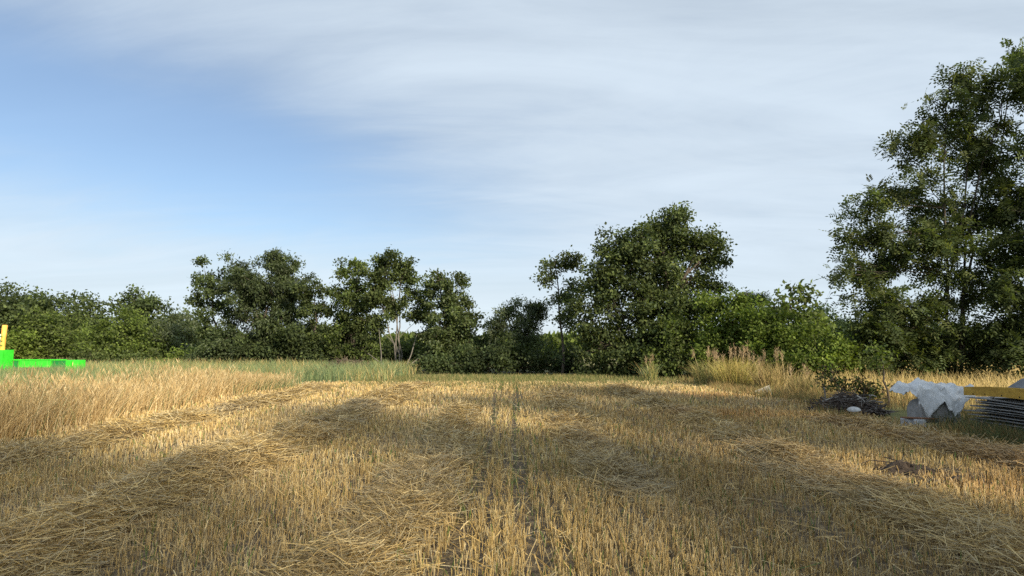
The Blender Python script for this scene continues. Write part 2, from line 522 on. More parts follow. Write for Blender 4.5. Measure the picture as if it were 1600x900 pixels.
# short grass strip at the far end of the field, and sparse green in the stubble
n = 42000
y = rng.uniform(21.5, 33.5, n); x = rng.uniform(-6.5, 12, n)
keep = (rng.random(n) < np.clip((y - 21.5) / 7.5, .03, .9) * (.4 + 1.1 * fbm(x * .9, y * 1.1, 215)))
x, y = x[keep], y[keep]; n = len(x)
C = pick([(0.11, .145, .045), (.15, .175, .06), (.085, .115, .035), (.26, .23, .1), (.36, .29, .13)], n)
V1 = blades(x, y, rng.uniform(.08, .24, n), rng.uniform(.006, .012, n), rng.uniform(.1, .5, n), rng.uniform(0, 1, n), C, k=3)
n = 5200
y = 1.6 + 24 * rng.random(n) ** 1.3; x = rng.uniform(-1, 1, n) * np.minimum(.86 * y + 1, 7.8)
near = rng.random(n) < .06
x = np.where(near, np.where(rng.random(n) < .5, .1, -.42) + rng.normal(0, .09, n), x)
keep = near | (rng.random(n) < np.clip((fbm(x * 1.4, y * .7, 220) - .42) * 4, 0.03, 1))
x, y = x[keep], y[keep]; n = len(x)
V2 = blades(x, y, rng.uniform(.05, .2, n), rng.uniform(.003, .006, n), rng.uniform(.1, .5, n), rng.uniform(0, 1, n), pick([(.1, .17, .04), (.15, .22, .06)], n), k=3)
V, Q, C = join([V1, V2])
link('short_green_grass', mesh_from('short_green_grass', V, Q, C, M_GRASS), label='short green grass at the far end of the field', cat='grass', kind='stuff')

# rough verge along the right edge: dry tufts, brown litter, then yellow meadow behind the right-hand tree
n = 26000
y = 5 + 23 * rng.random(n); x = 7.3 + 4.2 * rng.random(n) ** 1.3 + .4 * np.sin(y * .8)
clear = ((x - 9.4) / 1.4) ** 2 + ((y - 10.8) / 2.3) ** 2 < 1
clear |= (x < 9.7) & (y > 11.6) & (y < 16.2) & (x > 7.2)
keep = (rng.random(n) < .1 + 1.2 * fbm(x * .9, y * .9, 230)) & ~clear
x, y = x[keep], y[keep]; n = len(x)
hb = np.where(y > 18.5, .36, .30) * (.45 + 1.0 * fbm(x * 1.1, y * 1.1, 231))
C = pick([(.36, .24, .1), (.3, .19, .085), (.42, .31, .13), (.25, .2, .08), (.2, .2, .07), (.13, .15, .05)], n)
pt = np.clip((fbm(x * 1.2, y * .9, 235) - .38) * 3.2, 0, 1)[:, None]
C = C * (1 - .55 * pt) + .55 * pt * np.array([.15, .12, .055])
V1 = blades(x, y, hb * rng.uniform(.5, 1.2, n), rng.uniform(.003, .006, n) * (1 + .03 * y), rng.uniform(.1, .5, n), rng.uniform(0, 1.5, n), C, k=3)
n = 30000
y = rng.uniform(17, 50, n); x = 9.5 + (y * .95 - 8) * rng.random(n)
keep = (x > 10.5) & (rng.random(n) < .3 + fbm(x * .4, y * .4, 233))
x, y = x[keep], y[keep]; n = len(x)
V2 = blades(x, y, rng.uniform(.35, .8, n), rng.uniform(.006, .011, n), rng.uniform(.1, .4, n), rng.uniform(0, 1.4, n), pick([(.5, .38, .16), (.56, .43, .2), (.4, .32, .12)], n), k=3)
V, Q, C = join([V1, V2])
link('dry_verge_grass', mesh_from('dry_verge_grass', V, Q, C, M_GRASS), label='dry brown and yellow grass along the right side of the field', cat='grass', kind='stuff')

# dark weeds in front of the sheet stack
n = 9000
y = rng.uniform(7.2, 12.4, n); x = 8.42 - 1.15 * rng.random(n) ** 1.4 + .12 * np.sin(y * 3)
keep = (rng.random(n) < .2 + 1.2 * fbm(x * 1.5, y * 1.5, 240)) & ((x > 8.0) | (y < 10.6))
x, y = x[keep], y[keep]; n = len(x)
V, Q, C = blades(x, y, rng.uniform(.12, .42, n) * (.55 + .8 * fbm(x * 1.2, y * 1.2, 241)), rng.uniform(.003, .007, n), rng.uniform(.15, .6, n), rng.uniform(0, 1.6, n),
                 pick([(.05, .085, .03), (.07, .1, .04), (.12, .12, .05), (.2, .15, .07)], n), k=3)
link('dark_weeds', mesh_from('dark_weeds', V, Q, C, M_GRASS), label='dark green weeds growing in front of the stacked metal sheets', cat='weeds', kind='stuff')


def clump(px, D, hgt, rad, nb, cols, label, plumes):
    p = at(px, 600, D)
    root = link('grass_clump', None, label=label, cat='grass clump', group='tall grass clumps at the right edge of the field', loc=(p[0], D, 0))
    a = rng.uniform(0, 6.28, nb); r = rad * np.sqrt(rng.random(nb))
    x, y = r * np.cos(a), r * np.sin(a)
    h = hgt * rng.uniform(.55, 1.05, nb)
    Vb = blades(x, y, h, rng.uniform(.006, .011, nb), rng.uniform(.1, .45, nb), rng.uniform(.3, 1.7, nb), pick(cols, nb))
    link('foliage', mesh_from('foliage', *Vb, M_GRASS), root)
    if plumes:
        x, y = rad * rng.uniform(-.9, .9, plumes), rad * rng.uniform(-.7, .7, plumes)
        hh = hgt * rng.uniform(.95, 1.25, plumes)
        P = np.zeros((plumes, 4, 3)); t = np.linspace(0, 1, 4)
        lx = rng.normal(0, .2, plumes)
        P[..., 0] = x[:, None] + lx[:, None] * t ** 2; P[..., 1] = y[:, None]; P[..., 2] = hh[:, None] * t
        s = tubes(P, np.tile(np.array([.006, .005, .004, .003]), (plumes, 1)), pick(DRY, plumes), 3)
        tops = np.repeat(P[:, -1], 40, 0) + rng.normal(0, 1, (plumes * 40, 3)) * np.array([.03, .03, .1]) - np.array([0, 0, .08])
        m_ = len(tops)
        f = blades(tops[:, 0], tops[:, 1], rng.uniform(.06, .14, m_), np.full(m_, .006), rng.uniform(.2, .6, m_), np.ones(m_), pick([(.42, .33, .2), (.36, .26, .15)], m_), z0=0, k=3)
        f[0][:, 2] += np.repeat(tops[:, 2], 6)
        link('seed_plume', mesh_from('seed_plume', *join([s, f]), M_GRASS), root)


clump(1015, 28, .95, .28, 200, YEL + GRN[:2], 'slim grass clump left of the other clumps, against the darkest shade', 3)
clump(1105, 25.5, 1.1, .45, 380, YEL + GRN[2:3], 'grass clump with feathery dark plumes left of the yellow one', 8)
clump(1148, 24, 1.25, .6, 620, [(.42, .36, .1), (.46, .36, .13), (.32, .3, .09)], 'bright yellow-green grass clump, tallest at the right edge of the field', 9)
clump(1205, 22.5, 1.1, .5, 420, [(.4, .31, .14), (.34, .25, .11), (.3, .26, .1)], 'pale brown dry grass clump right of the yellow one', 7)
clump(1255, 20, .8, .45, 320, [(.3, .23, .1), (.25, .2, .09), (.2, .19, .07)], 'low brown grass clump between the pale clump and the scrap pile', 3)


# ------------------------------------------------------------------ trees
def curve(p0, p1, lift, k, wob):
    t = np.linspace(0, 1, k)[:, None]
    d = p1 - p0
    P = p0 + d * t
    P[:, 2] += lift * np.sin(np.pi * t[:, 0])
    P[1:-1] += rng.normal(0, wob, (k - 2, 3))
    return P


def leaf_quads(ctr, axis, nrm, L, W, C):
    n = len(ctr)
    b = norm(np.cross(axis, nrm))
    V = np.stack([ctr, ctr + axis * (L * .45)[:, None] + b * W[:, None], ctr + axis * L[:, None], ctr + axis * (L * .45)[:, None] - b * W[:, None]], 1).reshape(-1, 3)
    Q = np.arange(4 * n).reshape(-1, 4)
    return V, Q, np.repeat(C, 4, 0)


def tree(name, label, base, D, lobes, clumps, per, leaf, cols, spread=.32, trunk_r=.12, stems=1, droop=.3, narrow=.32,
         bark=None, group=None, cat='tree', lean=0.0, compound=False, top_bias=0.0, depth=0.9, at_x=None):
    bark = bark or M_BARK
    if group == LG:
        spread *= .78
    O = np.array([at(base, 560, D)[0] if at_x is None else at_x, D, -0.03])
    root = link(name, None, label=label, cat=cat, group=group, loc=tuple(O))
    k = D / FPX if at_x is None else 1.0
    W = []
    for (u, v, ru, rv) in lobes:
        c = at(u, v, D) - O if at_x is None else np.array([u, 0.0, v])
        rm = .5 * (ru + rv) * k
        c[1] += rng.uniform(-.35, .35) * rm
        g_ = 1.09 if compound else (1.2 if group == LG else 1.1)
        W.append((c, g_ * np.array([ru * k, min(ru, rv * 1.2) * k * depth, rv * k])))
    # stems
    tmean = np.mean([w[0] for w in W], 0)
    zt = max(w[0][2] + w[1][2] * .3 for w in W)
    stem_paths = []
    tops = sorted(W, key=lambda w: -w[0][2])
    for s in range(stems):
        a = s * 2.4 + rng.uniform(0, 1)
        b0 = np.array([math.cos(a), math.sin(a), 0]) * (0 if stems == 1 else trunk_r * 2.2)
        tgt = tops[s % len(tops)][0].copy(); tgt[2] += tops[s % len(tops)][1][2] * .45
        P = curve(b0, tgt, 0, 8, .02 * zt)
        tt = np.linspace(0, 1, 8)
        P[:, :2] = b0[:2] + (tgt[:2] - b0[:2]) * (tt ** 1.6)[:, None] + rng.normal(0, .012 * zt, (8, 2)) * (tt > 0)[:, None]
        stem_paths.append(P)
    wood = [[] for _ in range(stems)]
    for s, P in enumerate(stem_paths):
        rr = trunk_r * (.8 if stems == 1 else .55) * np.array([1.35, 1, .9, .8, .66, .5, .34, .15])
        wood[s].append(tubes(P[None], rr[None], np.ones((1, 3)), 7))
    leafV = []
    for li, (c, r) in enumerate(W):
        s = min(range(stems), key=lambda q: np.min(np.linalg.norm(stem_paths[q] - c, axis=1)))
        P = stem_paths[s]
        zz_ = c[2] - .8 * r[2] - .3 * np.linalg.norm((c - P[3])[:2])
        j = int(np.clip(np.searchsorted(P[:, 2], zz_), 1, 6))
        limb = curve(P[j], c + np.array([0, 0, r[2] * .25]), .08 * r[2], 6, .04 * r[0])
        lr = trunk_r * .26 * np.array([1, .85, .7, .55, .4, .2])
        wood[s].append(tubes(limb[None], lr[None], np.ones((1, 3)), 5))
        vol = r[0] * r[2]
        nc = max(6, int(clumps * vol * (1 if compound else 1)))
        leaf_area = leaf * leaf * narrow * (9 if compound else 1)
        nleaf = per * math.pi * vol / leaf_area
        dvec = norm(rng.normal(0, 1, (nc, 3)))
        dvec[:, 2] = dvec[:, 2] + top_bias; dvec = norm(dvec)
        rad = rng.random(nc) ** .45
        jag = 0.78 + .5 * vnoise(dvec[:, 0] * 3 + li * 9, dvec[:, 2] * 3 + dvec[:, 1] * 2, 300 + li)
        cc = c + dvec * r * (rad * jag)[:, None]
        cc[:, 2] = np.maximum(cc[:, 2], .25)
        # twigs
        jj = rng.integers(2, 6, nc)
        st = limb[jj]
        P3 = np.stack([st, (st + cc) / 2 + rng.normal(0, .05 * r[0], (nc, 3)), cc], 1)
        tr = np.clip(trunk_r * .13, .006, .022)
        wood[s].append(tubes(P3, np.tile(np.array([tr, tr * .65, tr * .25]), (nc, 1)), np.ones((nc, 3)), 3))
        # leaves
        tone = (0.62 + .75 * rng.random(nc)) * (1.2 if np.mean(cols) < .07 else 1.08)
        out = norm(cc - c + 1e-3)
        npc = np.maximum(2, (nleaf / nc * rng.uniform(.5, 1.5, nc) + rng.random(nc)).astype(int))
        ci = np.repeat(np.arange(nc), npc); n = len(ci)
        if compound:
            m = 9
            pos = cc[ci] + rng.normal(0, spread, (n, 3)) * np.array([1, 1, .65])
            ax = norm(out[ci] * .6 + rng.normal(0, .7, (n, 3)) - np.array([0, 0, droop]))
            nr = norm(np.array([0, 0, 1.]) + rng.normal(0, .5, (n, 3)))
            sd = norm(np.cross(ax, nr)); nr = np.cross(sd, ax)
            q = np.arange(m); along = (0.15 + .85 * (q // 2) / (m // 2)); sgn = np.where(q % 2 == 0, 1, -1.); sgn[-1] = 0
            RL = leaf * 2.9 * rng.uniform(.7, 1.2, n)
            ctr = (pos[:, None] + ax[:, None] * (RL[:, None] * along[None])[..., None]); ctr[..., 2] -= (RL[:, None] * along[None] ** 2) * .25
            la = norm(sd[:, None] * sgn[None, :, None] + ax[:, None] * np.where(sgn == 0, 1, .35)[None, :, None] - np.array([0, 0, .2]))
            Cn = pick(cols, n, .7, 1.25) * tone[ci][:, None]
            leafV.append(leaf_quads(ctr.reshape(-1, 3), la.reshape(-1, 3), norm(np.repeat(nr, m, 0) + rng.normal(0, .25, (n * m, 3))),
                                    np.full(n * m, leaf) * rng.uniform(.75, 1.2, n * m), np.full(n * m, leaf * narrow), np.repeat(Cn, m, 0)))
        else:
            pos = cc[ci] + rng.normal(0, spread, (n, 3)) * np.array([1, 1, .75])
            ax = norm(out[ci] * .5 + rng.normal(0, .8, (n, 3)) - np.array([0, 0, droop]))
            nr = norm(np.array([0, 0, .7]) + out[ci] * .4 + rng.normal(0, .6, (n, 3)))
            L = leaf * rng.uniform(.65, 1.3, n)
            leafV.append(leaf_quads(pos, ax, nr, L, L * narrow, pick(cols, n, .7, 1.25) * tone[ci][:, None]))
    V, Q, C = join(leafV)
    V[:, 2] = np.maximum(V[:, 2], .06)
    link('crown', mesh_from('crown', V, Q, C, M_LEAF), root)
    for s in range(stems):
        V, Q, C = join(wood[s])
        link('trunk', mesh_from('trunk', V, Q, None, bark, smooth=True), root)
    return root, len(leafV)


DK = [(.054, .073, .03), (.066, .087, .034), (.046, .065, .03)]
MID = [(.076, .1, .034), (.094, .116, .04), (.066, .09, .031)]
LT = [(.11, .15, .034), (.13, .17, .04), (.095, .135, .03)]
YG = [(.13, .18, .035), (.11, .16, .03), (.15, .19, .045)]
GREY = [(.1, .12, .07), (.085, .105, .06), (.115, .135, .08)]
LG = 'trees of the tree line on the left'
HG = 'trees of the far hedge at the left'
SG = 'bushes at the foot of the far hedge'

# far hedge, left
tree('hedge_tree', 'dark hedge tree at the left edge of the picture, behind the orange post', 15, 66, [(5, 485, 45, 36), (30, 505, 45, 45), (-25, 500, 40, 50)], 4, 4.4, 0.33, DK + MID[:1], .5, .2, group=HG)
tree('hedge_tree', 'dark broad hedge tree second from the left edge, with rounded top', 88, 64, [(75, 490, 42, 30), (105, 495, 35, 30), (90, 530, 55, 45)], 4, 4.4, 0.33, DK + MID[:1], .5, .2, group=HG)
tree('hedge_tree', 'low dark hedge tree just left of the tall round-topped one', 148, 63, [(142, 500, 32, 28), (160, 525, 40, 40)], 4, 4.4, 0.33, DK + MID, .5, .2, group=HG)
tree('hedge_tree', 'tall round-topped tree standing above the far hedge', 212, 62, [(213, 475, 26, 23), (188, 482, 15, 14), (225, 490, 20, 20), (210, 520, 38, 38)], 4, 4.4, 0.33, DK + MID[:1], .42, .2, group=HG)
tree('hedge_tree', 'dark tree behind the grey-green bush, right end of far hedge', 275, 64, [(262, 505, 32, 22), (295, 512, 30, 28), (275, 540, 45, 38)], 4, 4.4, 0.33, DK + MID[:1], .5, .2, group=HG)
tree('hedge_tree', 'far hedge tree mostly outside the left edge of the picture', -70, 64, [(-70, 500, 55, 50), (-110, 510, 45, 50)], 4, 4.4, 0.33, DK, .5, .2, group=HG)
tree('leafy_bush', 'yellow-green bush right beside the orange post', 28, 52, [(30, 540, 30, 28), (45, 558, 26, 20)], 7.92, 4.6, 0.222, YG, .36, .07, stems=3, group=SG, cat='bush')
tree('leafy_bush', 'mid-green tall bush behind the row of green panels', 88, 54, [(75, 525, 38, 36), (110, 530, 40, 38), (90, 555, 55, 24)], 7.04, 4.6, 0.222, MID + LT[:2], .38, .08, stems=3, group=SG, cat='bush')
tree('leafy_bush', 'broad bright green bush below the tall round-topped tree', 200, 52, [(200, 515, 38, 28), (175, 540, 45, 32), (230, 545, 38, 30)], 7.48, 4.6, 0.222, LT + MID[:1], .38, .08, stems=3, group=SG, cat='bush')
tree('leafy_bush', 'small dark bush low in front of the bright green one', 150, 49, [(140, 560, 30, 20), (212, 565, 35, 16)], 7.92, 4.6, 0.2, MID, .34, .06, stems=3, group=SG, cat='bush')
tree('leafy_bush', 'grey-green willow bush at the right end of far hedge', 278, 53, [(272, 518, 36, 28), (285, 540, 36, 30)], 7.92, 4.6, 0.273, GREY + MID[:1], .36, .08, stems=3, droop=.6, narrow=.16, group=SG, cat='bush')
tree('leafy_bush', 'low light green bush in front of the grey-green willow bush', 290, 47, [(275, 562, 26, 14), (308, 560, 26, 15)], 9.68, 4.6, 0.188, LT + YG[:1], .3, .05, stems=3, group=SG, cat='bush')

# tree line, left of centre
tree('slender_tree', 'slender open tree at the left end of the tree line', 345, 45, [(322, 438, 26, 25), (340, 455, 16, 26), (318, 470, 22, 18), (335, 515, 30, 40), (350, 555, 40, 30)], 7.43, 3.6, 0.193, DK + MID[:1], .27, .12, group=LG)
tree('willow_tree', 'big dense dark willow, tallest in the left part of the tree line', 412, 44, [(368, 425, 16, 22), (428, 405, 14, 16), (440, 415, 14, 18), (378, 440, 26, 32), (435, 432, 26, 34), (455, 450, 22, 40), (405, 455, 35, 38), (395, 505, 45, 48), (445, 510, 38, 45), (400, 555, 50, 34), (455, 560, 40, 28)], 9.68, 4.6, 0.232, GREY[:2] + DK + DK, .28, .2, stems=3, droop=.8, narrow=.17, group=LG)
tree('slender_tree', 'slender tree with thin bare lower trunk right of the big willow', 492, 43, [(495, 455, 24, 22), (482, 480, 18, 20), (508, 482, 16, 24), (495, 530, 26, 40)], 7.43, 3.6, 0.182, MID + DK, .26, .1, group=LG)
tree('leafy_tree', 'mid-green narrow tree between the slender tree and the pale-stemmed one', 552, 43, [(536, 425, 10, 14), (558, 420, 12, 14), (545, 440, 22, 26), (556, 470, 26, 34), (548, 515, 32, 45), (560, 555, 36, 30)], 8.66, 3.6, 0.193, MID + LT[:1], .28, .12, group=LG)
tree('multi_stem_tree', 'spreading tree with pale bare stems in the middle of the tree line', 622, 42, [(603, 408, 14, 16), (628, 412, 12, 16), (600, 430, 28, 27), (628, 435, 18, 26), (582, 455, 26, 30), (650, 460, 26, 28), (600, 478, 30, 30), (662, 500, 18, 26), (575, 505, 22, 26)], 7.92, 4.6, 0.188, MID + DK[:1], .28, .085, stems=5, bark=M_PALEBARK, group=LG)
tree('leafy_tree', 'rounded tree sloping down to the right at the end of the tree line', 705, 41, [(684, 430, 10, 12), (692, 442, 20, 18), (700, 465, 30, 34), (722, 490, 26, 32), (690, 515, 36, 40), (735, 535, 30, 34), (700, 560, 48, 28)], 9.24, 4.6, 0.188, MID + DK + GREY[:1], .28, .13, group=LG)
tree('leafy_bush', 'dark bush low behind the pale stems in the tree line', 640, 46, [(560, 560, 40, 28), (620, 555, 50, 30), (670, 560, 40, 28)], 7.04, 4.6, 0.2, DK + MID[:1], .32, .07, stems=3, cat='bush')
tree('leafy_bush', 'dark low bush under the slender trees left of centre', 500, 47, [(490, 562, 45, 26), (535, 565, 35, 22)], 6.6, 3.6, 0.205, DK + MID[:1], .32, .07, stems=3, cat='bush')

tree('leafy_bush', 'low dark bush under the slender tree at the left end of tree line', 335, 44, [(320, 562, 26, 20), (350, 550, 28, 34), (375, 562, 26, 22)], 8, 4.6, .19, DK + GREY[1:2], .3, .07, stems=3, cat='bush')
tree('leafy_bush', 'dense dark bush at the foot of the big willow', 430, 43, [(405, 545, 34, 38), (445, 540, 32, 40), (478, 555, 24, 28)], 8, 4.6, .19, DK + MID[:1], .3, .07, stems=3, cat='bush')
tree('leafy_bush', 'dark bush at the foot of the narrow mid-green tree', 545, 44, [(525, 550, 26, 30), (560, 540, 28, 38), (590, 558, 22, 24)], 8, 4.4, .19, DK + MID[:1], .3, .07, stems=3, cat='bush')
tree('leafy_bush', 'olive bush at the foot of the tree sloping down to the right', 700, 40.5, [(678, 545, 24, 32), (712, 540, 30, 40), (742, 556, 22, 28)], 9, 4.6, .18, MID + DK, .28, .07, stems=3, cat='bush')
# centre gap
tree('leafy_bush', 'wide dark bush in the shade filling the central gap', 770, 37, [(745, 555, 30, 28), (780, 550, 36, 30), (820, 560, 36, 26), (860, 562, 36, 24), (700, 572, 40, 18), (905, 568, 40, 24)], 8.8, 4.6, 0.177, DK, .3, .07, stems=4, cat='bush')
tree('willow_tree', 'feathery grey-green willow in the centre gap', 815, 39, [(788, 488, 24, 20), (775, 510, 16, 20), (838, 478, 18, 24), (845, 510, 18, 26), (812, 525, 34, 32), (822, 555, 40, 26)], 8.36, 4.6, 0.232, GREY + DK, .24, .11, stems=3, droop=.2, narrow=.15)
tree('slender_tree', 'tall thin tree with bare trunk just left of the biggest tree', 878, 36, [(868, 412, 20, 20), (890, 420, 18, 24), (856, 440, 12, 12), (895, 450, 18, 26), (882, 478, 16, 22), (900, 500, 14, 20)], 8.25, 3.6, 0.17, MID + GREY[:1], .22, .09)

# big tree
tree('broad_tree', 'biggest dense dark tree right of centre, its crown reaching the ground', 1010, 33, [(1046, 342, 22, 20), (1042, 364, 34, 34), (1080, 378, 32, 30), (1000, 380, 32, 30), (960, 388, 22, 28), (1112, 400, 22, 26), (1105, 375, 14, 14), (940, 425, 26, 34), (1040, 410, 66, 48),
      (985, 440, 55, 55), (1090, 440, 42, 42), (945, 490, 42, 55), (1020, 495, 70, 55), (1075, 495, 48, 45), (930, 550, 34, 38), (990, 555, 65, 38), (1050, 555, 45, 34)], 10.4, 4.6, 0.177, DK + MID[:2], .27, .26, stems=3)
tree('leafy_bush', 'olive-green bush clinging to the lower right of the biggest tree', 1085, 30.5, [(1070, 525, 34, 34), (1048, 550, 34, 34), (1100, 560, 36, 28)], 10.4, 4.6, 0.155, MID + LT[:1], .26, .07, stems=3, cat='bush')
tree('leafy_bush', 'tall sunlit yellow-green bush right of the biggest tree', 1135, 30, [(1122, 470, 24, 26), (1140, 490, 28, 30), (1160, 510, 38, 34), (1110, 520, 30, 34), (1150, 552, 52, 34)], 10.4, 4.6, 0.155, LT + YG, .26, .08, stems=3, cat='bush')
tree('leafy_bush', 'rounded green bush in the middle of the right-hand bushes', 1215, 28, [(1195, 505, 30, 28), (1210, 522, 36, 32), (1240, 533, 38, 32), (1210, 562, 52, 28)], 10.4, 4.6, 0.144, LT + YG[:2], .25, .07, stems=3, cat='bush')
tree('leafy_bush', 'bright green bush at the right end of bushes, above the scrap', 1285, 26, [(1270, 545, 36, 30), (1305, 555, 26, 24), (1265, 572, 46, 20)], 10.4, 4.6, 0.144, YG + LT[:1], .25, .06, stems=3, cat='bush')
tree('leafy_bush', 'small light green sapling bush left of the tallest right-hand tree', 1330, 30, [(1328, 540, 24, 20), (1338, 560, 22, 18)], 10.4, 4.6, 0.177, YG + LT, .24, .05, stems=2, cat='bush')
tree('conifer_tree', 'dark pointed-topped evergreen behind the sunlit bushes', 1167, 46, [(1167, 463, 22, 18), (1172, 490, 26, 24), (1175, 530, 34, 36)], 9.6, 4.6, 0.172, [(.02, .038, .018), (.028, .045, .02)], .26, .14, narrow=.14)
tree('loose_tree', 'loose large-leaved tree on the skyline behind the right-hand bushes', 1235, 42, [(1235, 455, 18, 13), (1258, 462, 14, 12), (1210, 470, 20, 16), (1240, 490, 36, 24), (1225, 520, 46, 32), (1275, 505, 24, 22)], 4.55, 3, 0.306, MID + LT[:1], .3, .12, narrow=.36)
tree('leafy_tree', 'small blue-green tree on the skyline right of the large-leaved one', 1295, 50, [(1290, 495, 22, 18), (1302, 520, 28, 28), (1325, 512, 18, 16), (1340, 530, 24, 30)], 7.92, 4.6, 0.2, [(.04, .065, .04), (.05, .075, .04)], .3, .12)

tree('leafy_bush', 'small very dark bush growing behind the scrap pile', 1318, 17.5, [(1303, 592, 13, 16), (1322, 604, 14, 12), (1350, 604, 20, 12), (1365, 612, 12, 10)], 22, 3.6, .09, [(.035, .055, .02), (.05, .065, .025), (.075, .055, .035)], .13, .03, stems=3, cat='bush')
tree('leafy_bush', 'thin leaning sapling right of the scrap pile', 1385, 17, [(1376, 560, 12, 14), (1370, 545, 12, 10)], 14, 2.4, .1, LT + MID, .14, .035, cat='sapling')
# right-hand trees (the nearer one stands partly outside the frame)
RT = [(.055, .074, .028), (.066, .088, .031), (.045, .063, .025), (.085, .1, .035)]
tree('tall_locust_tree', 'tallest feathery-leaved tree at the right edge, low branches over yellow grass', 1490, 26, [(1482, 128, 28, 26), (1520, 150, 30, 30), (1455, 165, 20, 22), (1560, 140, 28, 32), (1410, 225, 22, 20), (1470, 225, 46, 40), (1540, 230, 46, 50),
      (1440, 290, 42, 36), (1375, 305, 24, 20), (1350, 325, 14, 14), (1500, 320, 60, 46), (1580, 320, 46, 60), (1395, 360, 50, 40), (1330, 370, 20, 26), (1320, 420, 22, 22), (1380, 420, 46, 40), (1460, 400, 60, 48), (1550, 420, 56, 52),
      (1335, 465, 20, 10), (1400, 480, 54, 42), (1480, 490, 60, 46), (1352, 520, 34, 42), (1400, 540, 48, 40), (1460, 545, 56, 34), (1530, 540, 50, 34), (1600, 100, 24, 30)], 8.5, 5.2, 0.16, RT, .25, .10, stems=4, compound=True, droop=.35, narrow=.24)
tree('tall_locust_tree', 'darker feathery-leaved tree cut by the right edge of the picture', 1680, 24, [(1640, 110, 46, 50), (1700, 150, 60, 70), (1660, 250, 70, 70), (1640, 360, 60, 60), (1610, 470, 50, 60), (1680, 470, 80, 70), (1600, 545, 40, 40), (1680, 560, 70, 30)], 6.5, 5.2, 0.17, RT[:3], .25, .13, stems=2, compound=True, droop=.35, narrow=.24)
# trees further along the right side of the field, outside the frame; they shade the near field
OG = 'trees beside the near field, right of the frame'
for (X_, D, sc_, lab) in ((15.0, 5.5, 1.0, 'field-side tree outside the frame at right, farthest along the field'), (13.6, 0.5, 1.05, 'field-side tree outside the frame, level with the camera'),
                          (10.6, -4.0, 1.1, 'field-side tree outside the frame, behind the camera to the right'), (6.0, -7.5, 1.1, 'field-side tree outside the frame, just behind the camera'),
                          (0.5, -10.0, 1.1, 'field-side tree outside the frame, straight behind the camera'), (-5.0, -12.0, 1.0, 'field-side tree outside the frame, behind the camera to the left')):
    tree('field_side_tree', lab, None, D, [(dx, z, r, rz) for dx, z, r, rz in ((0, 9.4 * sc_, 1.8, 1.8), (-1.3, 7.6 * sc_, 1.8, 1.7), (1.4, 7.2 * sc_, 1.8, 1.7), (0, 5.4 * sc_, 2.3, 1.8), (-1.3, 3.5, 1.7, 1.4), (1.4, 3.3, 1.7, 1.5))],
         4.5, 2.8 if X_ > 10 else 1.4, .27, DK + MID, .46, .16, group=OG, at_x=X_)

# far-off wood behind everything
n = 26000
ang = rng.uniform(R(-62), R(62), n); rad = rng.uniform(92, 104, n)
x, y = rad * np.sin(ang), rad * np.cos(ang)
hh = 2.0 + 2.6 * fbm(ang * 18, ang * 0 + 2, 400)
z = hh * rng.random(n) ** .7
nrm_ = norm(rng.normal(0, 1, (n, 3)) + np.array([0, -.4, .5]))
V, Q, C = leaf_quads(np.stack([x, y, z], 1), norm(rng.normal(0, 1, (n, 3))), nrm_, rng.uniform(.7, 1.3, n), rng.uniform(.26, .45, n), pick(MID + LT, n, .7, 1.2))
V[:, 2] = np.maximum(V[:, 2], .02)
link('distant_wood', mesh_from('distant_wood', V, Q, C, M_LEAF), label='distant wood closing the horizon behind the tree line', cat='wood', kind='stuff')

# ------------------------------------------------------------------ dead wood and brush
def sticks(name, label, cat, pts, r, mat, group=None):
    P = np.array(pts, float); O = P[0].copy()
    V, Q, C = tubes((P - O)[None], np.linspace(r, r * .45, len(P))[None], np.ones((1, 3)), 6)
    return link(name, mesh_from(name, V, Q, None, mat, smooth=True), label=label, cat=cat, group=group, loc=tuple(O))


BG = 'bare fallen branches below the tree line'
def ray_stick(name, label, u0, v0, u1, v1, D0, D1, r, mid=(0, 0, 0)):
    a, b = at(u0, v0, D0), at(u1, v1, D1)
    a[2] = max(a[2], .02)
    m1 = a + (b - a) * .4 + np.array(mid)
    sticks(name, label, 'branch', [a, m1, b], r, M_PALEBARK, BG)


ray_stick('bare_branch', 'long bare branch leaning up to the right below the tree line', 628, 582, 690, 537, 40, 40.5, .06, (0, 0, .08))
ray_stick('bare_branch', 'curved bare branch leaning up steeply beside the long one', 632, 582, 652, 520, 39.5, 40, .05, (.1, 0, .1))
ray_stick('bare_branch', 'bare branch sagging to the left over the brush heap', 628, 582, 575, 552, 39.5, 39.8, .045, (-.2, 0, -.12))
ray_stick('bare_branch', 'upright thin bare branch left of the leaning ones', 595, 582, 592, 515, 39.4, 39.8, .04, (.08, 0, 0))
ray_stick('bare_branch', 'bare branch lying low at the right end of the tree line', 660, 580, 715, 577, 38.6, 38.4, .04, (0, 0, .35))


